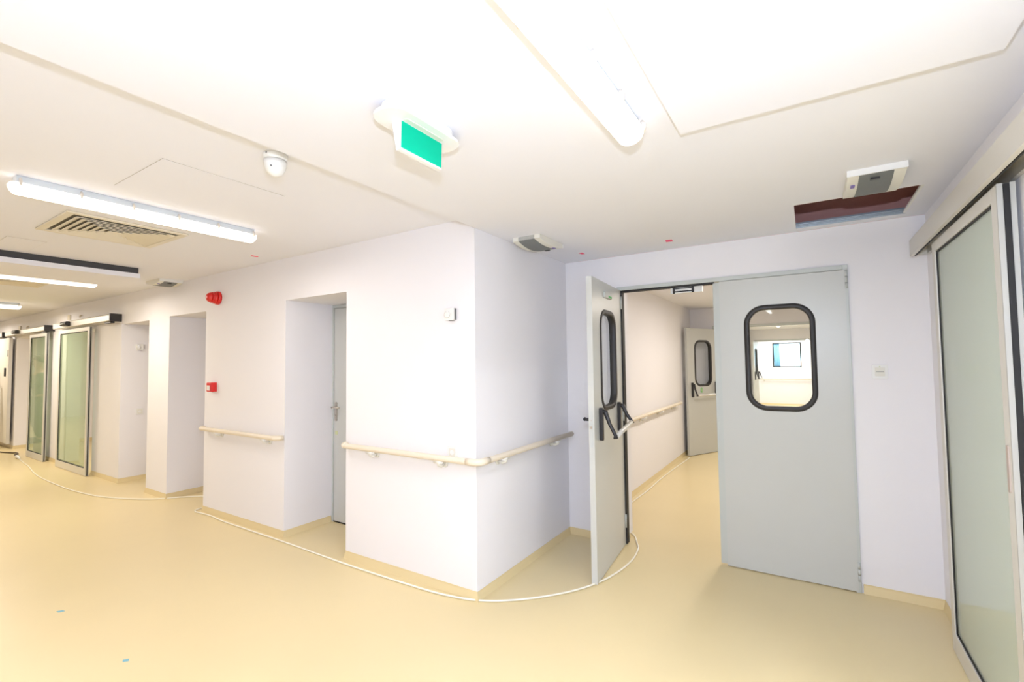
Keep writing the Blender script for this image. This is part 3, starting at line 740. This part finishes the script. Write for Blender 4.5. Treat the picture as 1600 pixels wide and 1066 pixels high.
# little boxes above the operators
for x, z, w_, lb in ((-10.11, 2.39, .11, 'small beige junction plate above the nearer left sliding door'), (-12.98, 2.36, .11, 'small beige junction plate above the far left sliding door')):
    e = empty('junction_plate', (x, Y0, z), lb, 'junction plate')
    bm = bm_new(); prism(bm, rrect(w_, .085, .008, 3), 0, -.02, 'y'); obj('plate', bm, M['vent'], e, bevel=.002)
    bm = bm_new(); box(bm, -.03, .03, -.0215, -.02, -.015, .02); obj('label_field', bm, M['beige'], e)
    bm = bm_new(); tube(bm, [(.55, .0, -.0), (.55, -.02, .0), (.58, -.03, -.03)], .012, 8); obj('cable_stub', bm, M['beige'], e)

# ---------------------------------------------------------------- tags and scraps
def scrap(name, pts, z0, z1, m, label, cat, group=None):
    bm = bm_new(); prism(bm, pts, z0, z1, 'z'); return tag(obj(name, bm, M[m]), label, cat, group)
scrap('tape_mark', [(-1.622, 3.632), (-1.588, 3.638), (-1.592, 3.700), (-1.618, 3.694)], LO - .0012, LO - .0001, 'pink', 'smaller pink tape mark on the ceiling left of the door frame', 'tape mark')
scrap('tape_mark', [(-.895, 3.632), (-.850, 3.640), (-.852, 3.700), (-.905, 3.696)], LO - .0012, LO - .0001, 'pink', 'pink tape mark on the ceiling above the open doorway', 'tape mark')
scrap('tape_mark', [(-4.285, 2.295), (-4.245, 2.285), (-4.235, 2.345), (-4.272, 2.352)], HI - .0012, HI - .0001, 'pink', 'pink tape mark on the ceiling above the recess on the left', 'tape mark')
scrap('paper_scrap', [(-4.165, 1.020), (-4.140, 1.022), (-4.122, 1.05), (-4.150, 1.046)], .0002, .0022, 'blue', 'blue paper scrap on the yellow floor, farther one', 'scrap')
scrap('paper_scrap', [(-3.172, 1.048), (-3.150, 1.040), (-3.132, 1.060), (-3.152, 1.070)], .0002, .0022, 'blue', 'blue paper scrap on the yellow floor, nearer the bottom edge', 'scrap')

# ---------------------------------------------------------------- cables
cp = [(-11.55, 2.295), (-11.1, 2.25), (-10.56, 2.204), (-9.9, 2.12), (-9.294, 2.074), (-8.289, 2.065), (-7.621, 2.108), (-7.226, 2.178), (-6.879, 2.30), (-6.60, 2.45),
      (-6.35, 2.70), (-6.10, 2.86), (-5.86, 2.84), (-5.73, 2.68), (-5.705, 2.52), (-5.66, 2.475), (-5.58, 2.47), (-5.35, 2.485), (-5.06, 2.465), (-4.461, 2.462), (-3.929, 2.46), (-3.285, 2.446), (-2.973, 2.443),
      (-2.44, 2.452), (-2.111, 2.475), (-1.844, 2.553), (-1.607, 2.733), (-1.40, 2.988), (-1.277, 3.271), (-1.224, 3.614), (-1.249, 3.887), (-1.30, 4.02), (-1.38, 4.185),
      (-1.52, 4.30), (-1.66, 4.55), (-1.70, 5.0), (-1.70, 5.30), (-1.69, 5.71), (-1.70, 6.31), (-1.69, 6.99), (-1.67, 7.50), (-1.66, 7.9)]
e = empty('extension_cable', (-1.844, 2.553, 0), 'long thin white cable winding along the floor past the corner and through the doorway', 'cable'); inv = Matrix.Translation(-Vector(e.location))
zz = .008
P3 = smooth_path([(x, y, zz) for x, y in cp], 6)
bm = bm_new(); tube(bm, P3, .0065, 8); obj('cord', bm, M['cable'], e, xf=inv)
bm = bm_new(); tube(bm, [(-11.80, 2.31, .03), (-11.68, 2.30, .032), (-11.55, 2.295, .018)], [.028, .026, .010], 12); obj('plug', bm, M['white'], e, xf=inv, label='white plug coupling at the far left')
bp = [(-15.2, 2.34), (-13.5, 2.30), (-12.9, 2.29), (-12.55, 2.38), (-12.45, 2.43), (-12.25, 2.41), (-12.2, 2.36), (-12.0, 2.35), (-11.85, 2.315), (-11.80, 2.31)]
bm = bm_new(); tube(bm, smooth_path([(x, y, .012 + (.012 if i > 7 else 0)) for i, (x, y) in enumerate(bp)], 6), .011, 8)
tag(obj('power_cord', bm, M['darkcable']), 'dark power cord on the floor at the left edge plugged into the white cable', 'cable')

# ---------------------------------------------------------------- far window
e = empty('window_1', ((WX0 + WX1) / 2, YEND, (WZ0 + WZ1) / 2), 'small square dark-framed window with blue curtain seen through the door glass', 'window', kind='structure')
h = (WX1 - WX0) / 2; fw = .035
bm = bm_new()
box(bm, -h, h, -.01, .06, h - fw, h); box(bm, -h, h, -.01, .06, -h, -h + fw); box(bm, -h, -h + fw, -.01, .06, -h + fw, h - fw); box(bm, h - fw, h, -.01, .06, -h + fw, h - fw)
obj('window_frame', bm, M['gasket'], e)
bm = bm_new(); box(bm, -h + fw, h - fw, .02, .03, -h + fw, h - fw); obj('window_pane', bm, M['clear'], e)
bm = bm_new()
for k in range(4): tube(bm, [(-h + .06 + k * .045, .10, -h + .03), (-h + .05 + k * .045, .10, h - .03)], .024, 8)
obj('curtain', bm, M['curtain'], e, label='light blue curtain with added glow at the left of the window')
bm = bm_new(); box(bm, WX0 - .3, WX1 + .3, YEND + .6, YEND + .62, 1.0, 2.4)
tag(obj('daylight_panel', bm, M['sky']), 'added glowing daylight panel behind the square far window', 'window', kind='structure')  # glowing panel added to act as daylight outside
# ---------------------------------------------------------------- things behind the left glass
e = empty('cupboard', (-9.25, 5.8, 0), 'tall tan cupboard seen dimly through the nearer left glass door', 'cupboard')
bm = bm_new(); box(bm, -.45, .45, -.25, .25, .06, 1.78); obj('body', bm, M['tan'], e, bevel=.004)
for s in (-1, 1):
    bm = bm_new(); box(bm, min(s * .005, s * .44), max(s * .005, s * .44), -.27, -.25, .08, 1.76); dd = obj('cupboard_door', bm, M['tan'], e, bevel=.003)
    bm = bm_new(); tube(bm, [(s * .05, -.27, .9), (s * .05, -.295, .91), (s * .05, -.295, 1.05), (s * .05, -.27, 1.06)], .006, 8); obj('handle', bm, M['steel'], dd)
bm = bm_new(); box(bm, -.43, .43, -.22, .23, 0, .06); obj('plinth', bm, M['black'], e)
e = empty('swivel_stool', (-9.55, 4.6, 0), 'low swivel stool with star base seen dimly through the nearer left glass door', 'stool')
bm = bm_new(); lathe(bm, [(.17, .46), (.185, .48), (.185, .51), (.17, .53)], (0, 0, 0), (0, 0, 1), 28); obj('seat', bm, M['black'], e)
bm = bm_new(); tube(bm, [(0, 0, .08), (0, 0, .46)], [.03, .022], 14); obj('column', bm, M['steel'], e)
for k in range(5):
    a = 2 * math.pi * k / 5; bm = bm_new(); tube(bm, [(0, 0, .10), (.25 * math.cos(a), .25 * math.sin(a), .07)], [.022, .014], 8); lg = obj('leg', bm, M['steel'], e)
    bm = bm_new(); lathe(bm, [(.02, -.012), (.026, -.008), (.026, .008), (.02, .012)], (.25 * math.cos(a), .25 * math.sin(a), .027), (-math.sin(a), math.cos(a), 0), 14); obj('castor', bm, M['black'], lg)

# ---------------------------------------------------------------- worker standing by the left border (seen mirrored in the glass)
def person():
    e = empty('person', (-13.95, 1.84, 0), 'person in dark green clothes standing by the left glass door, seen as a reflection', 'person')
    def skin(name, V, E_, Rr, m, root=0, parent=None, sub=2):
        me = bpy.data.meshes.new(name); me.from_pydata(V, E_, []); o = bpy.data.objects.new(name, me); COL.objects.link(o); o.parent = parent
        sk = o.modifiers.new('skin', 'SKIN'); sk.use_smooth_shade = True
        for i, v in enumerate(me.skin_vertices[0].data): v.radius = (Rr[i], Rr[i]) if not isinstance(Rr[i], tuple) else Rr[i]; v.use_root = (i == root)
        sb = o.modifiers.new('sub', 'SUBSURF'); sb.levels = sub; sb.render_levels = sub
        me.materials.append(m); return o
    # x forward is +y (towards the wall); feet spread along x
    V = [(0, 0, .96), (0, .01, 1.12), (0, .03, 1.30), (0, .02, 1.46), (0, .03, 1.54), (0, .05, 1.62), (0, .06, 1.72), (0, .05, 1.80),
         (.11, 0, .90), (.17, .06, .50), (.22, .02, .10), (.23, .08, .05), (.25, .22, .04),
         (-.11, 0, .90), (-.16, .05, .50), (-.20, -.05, .10), (-.20, .0, .05), (-.21, .15, .04),
         (.20, .02, 1.42), (.27, .12, 1.18), (.22, .36, 1.24), (.21, .43, 1.26),
         (-.20, .02, 1.42), (-.28, .10, 1.18), (-.20, .34, 1.30), (-.19, .41, 1.33)]
    E_ = [(0, 1), (1, 2), (2, 3), (3, 4), (4, 5), (5, 6), (6, 7), (0, 8), (8, 9), (9, 10), (10, 11), (11, 12), (0, 13), (13, 14), (14, 15), (15, 16), (16, 17),
          (3, 18), (18, 19), (19, 20), (20, 21), (3, 22), (22, 23), (23, 24), (24, 25)]
    Rr = [(.155, .105), (.14, .10), (.165, .115), (.13, .10), .055, .075, .092, .06, .095, .065, .045, .042, .035, .095, .065, .045, .042, .035,
          .062, .045, .034, .030, .062, .045, .034, .030]
    body = skin('body', V, E_, Rr, M['skin'], 0, e)
    # clothes: tunic and trousers a little outside the body
    jk = skin('jacket', [(0, 0, .92), (0, .01, 1.12), (0, .03, 1.30), (0, .02, 1.45), (.20, .02, 1.43), (.275, .12, 1.18), (.225, .33, 1.235), (-.20, .02, 1.43), (-.285, .10, 1.18), (-.205, .31, 1.29)],
              [(0, 1), (1, 2), (2, 3), (3, 4), (4, 5), (5, 6), (3, 7), (7, 8), (8, 9)], [(.20, .14), (.17, .125), (.185, .135), (.15, .115), .08, .060, .048, .08, .060, .048], M['cloth'], 0, e)
    tr = skin('trousers', [(0, 0, .98), (.11, 0, .88), (.17, .06, .50), (.22, .02, .09), (-.11, 0, .88), (-.16, .05, .50), (-.20, -.05, .09)],
              [(0, 1), (1, 2), (2, 3), (0, 4), (4, 5), (5, 6)], [(.18, .13), .115, .085, .07, .115, .085, .07], M['cloth'], 0, e)
    for sx, sy, dx in ((.23, .10, .02), (-.20, .03, -.01)):
        bm = bm_new(); tube(bm, [(sx, sy - .10, .045), (sx, sy - .05, .055), (sx + dx * .5, sy + .05, .05), (sx + dx, sy + .14, .035), (sx + dx, sy + .18, .03)], [.035, .046, .045, .042, .025], 12, flat=.9)
        obj('shoe', bm, M['black'], e)
    bm = bm_new(); lathe(bm, [(.07, -.03), (.098, .0), (.104, .04), (.09, .085), (.055, .112), (.01, .12)], (0, .035, 1.735), (0, -.25, 1), 24); obj('hair', bm, M['hair'], e)
    for s in (-1, 1):
        bm = bm_new(); bmesh.ops.create_uvsphere(bm, u_segments=10, v_segments=6, radius=.011); obj('eye', bm, M['hair'], e, xf=Matrix.Translation((s * .034, .142, 1.715)))
        bm = bm_new(); bmesh.ops.create_uvsphere(bm, u_segments=10, v_segments=6, radius=.022); obj('ear', bm, M['skin'], e, xf=Matrix.Translation((s * .094, .055, 1.70)) @ Matrix.Diagonal((.4, .8, 1.3, 1)))
    bm = bm_new(); tube(bm, [(0, .150, 1.715), (0, .172, 1.685), (0, .150, 1.675)], [.009, .015, .012], 8); obj('nose', bm, M['skin'], e)
    bm = bm_new(); tube(bm, [(-.022, .146, 1.648), (0, .154, 1.646), (.022, .146, 1.648)], .005, 8); obj('mouth', bm, M['red'], e)
    for hx, hy, hz, s in ((.21, .43, 1.26, -1), (-.19, .41, 1.33, 1)):
        o = Vector((hx, hy, hz)); Vv = [tuple(o), tuple(o + Vector((0, .05, .01)))]; Ee = [(0, 1)]; Rd = [(.03, .022), (.036, .018)]
        for k in range(4):
            x = (-.03 + .02 * k); b = len(Vv); ln = (.035, .042, .040, .030)[k]
            Vv += [tuple(o + Vector((x, .085, .012))), tuple(o + Vector((x * 1.05, .085 + ln * .8, .004))), tuple(o + Vector((x * 1.05, .085 + ln * 1.3, -.014)))]
            Ee += [(1, b), (b, b + 1), (b + 1, b + 2)]; Rd += [.0095, .0085, .007]
        b = len(Vv); Vv += [tuple(o + Vector((s * .035, .03, 0))), tuple(o + Vector((s * .05, .07, -.012)))]; Ee += [(0, b), (b, b + 1)]; Rd += [.011, .008]
        skin('hand', Vv, Ee, Rd, M['skin'], 0, e, 1)
    return e
person()
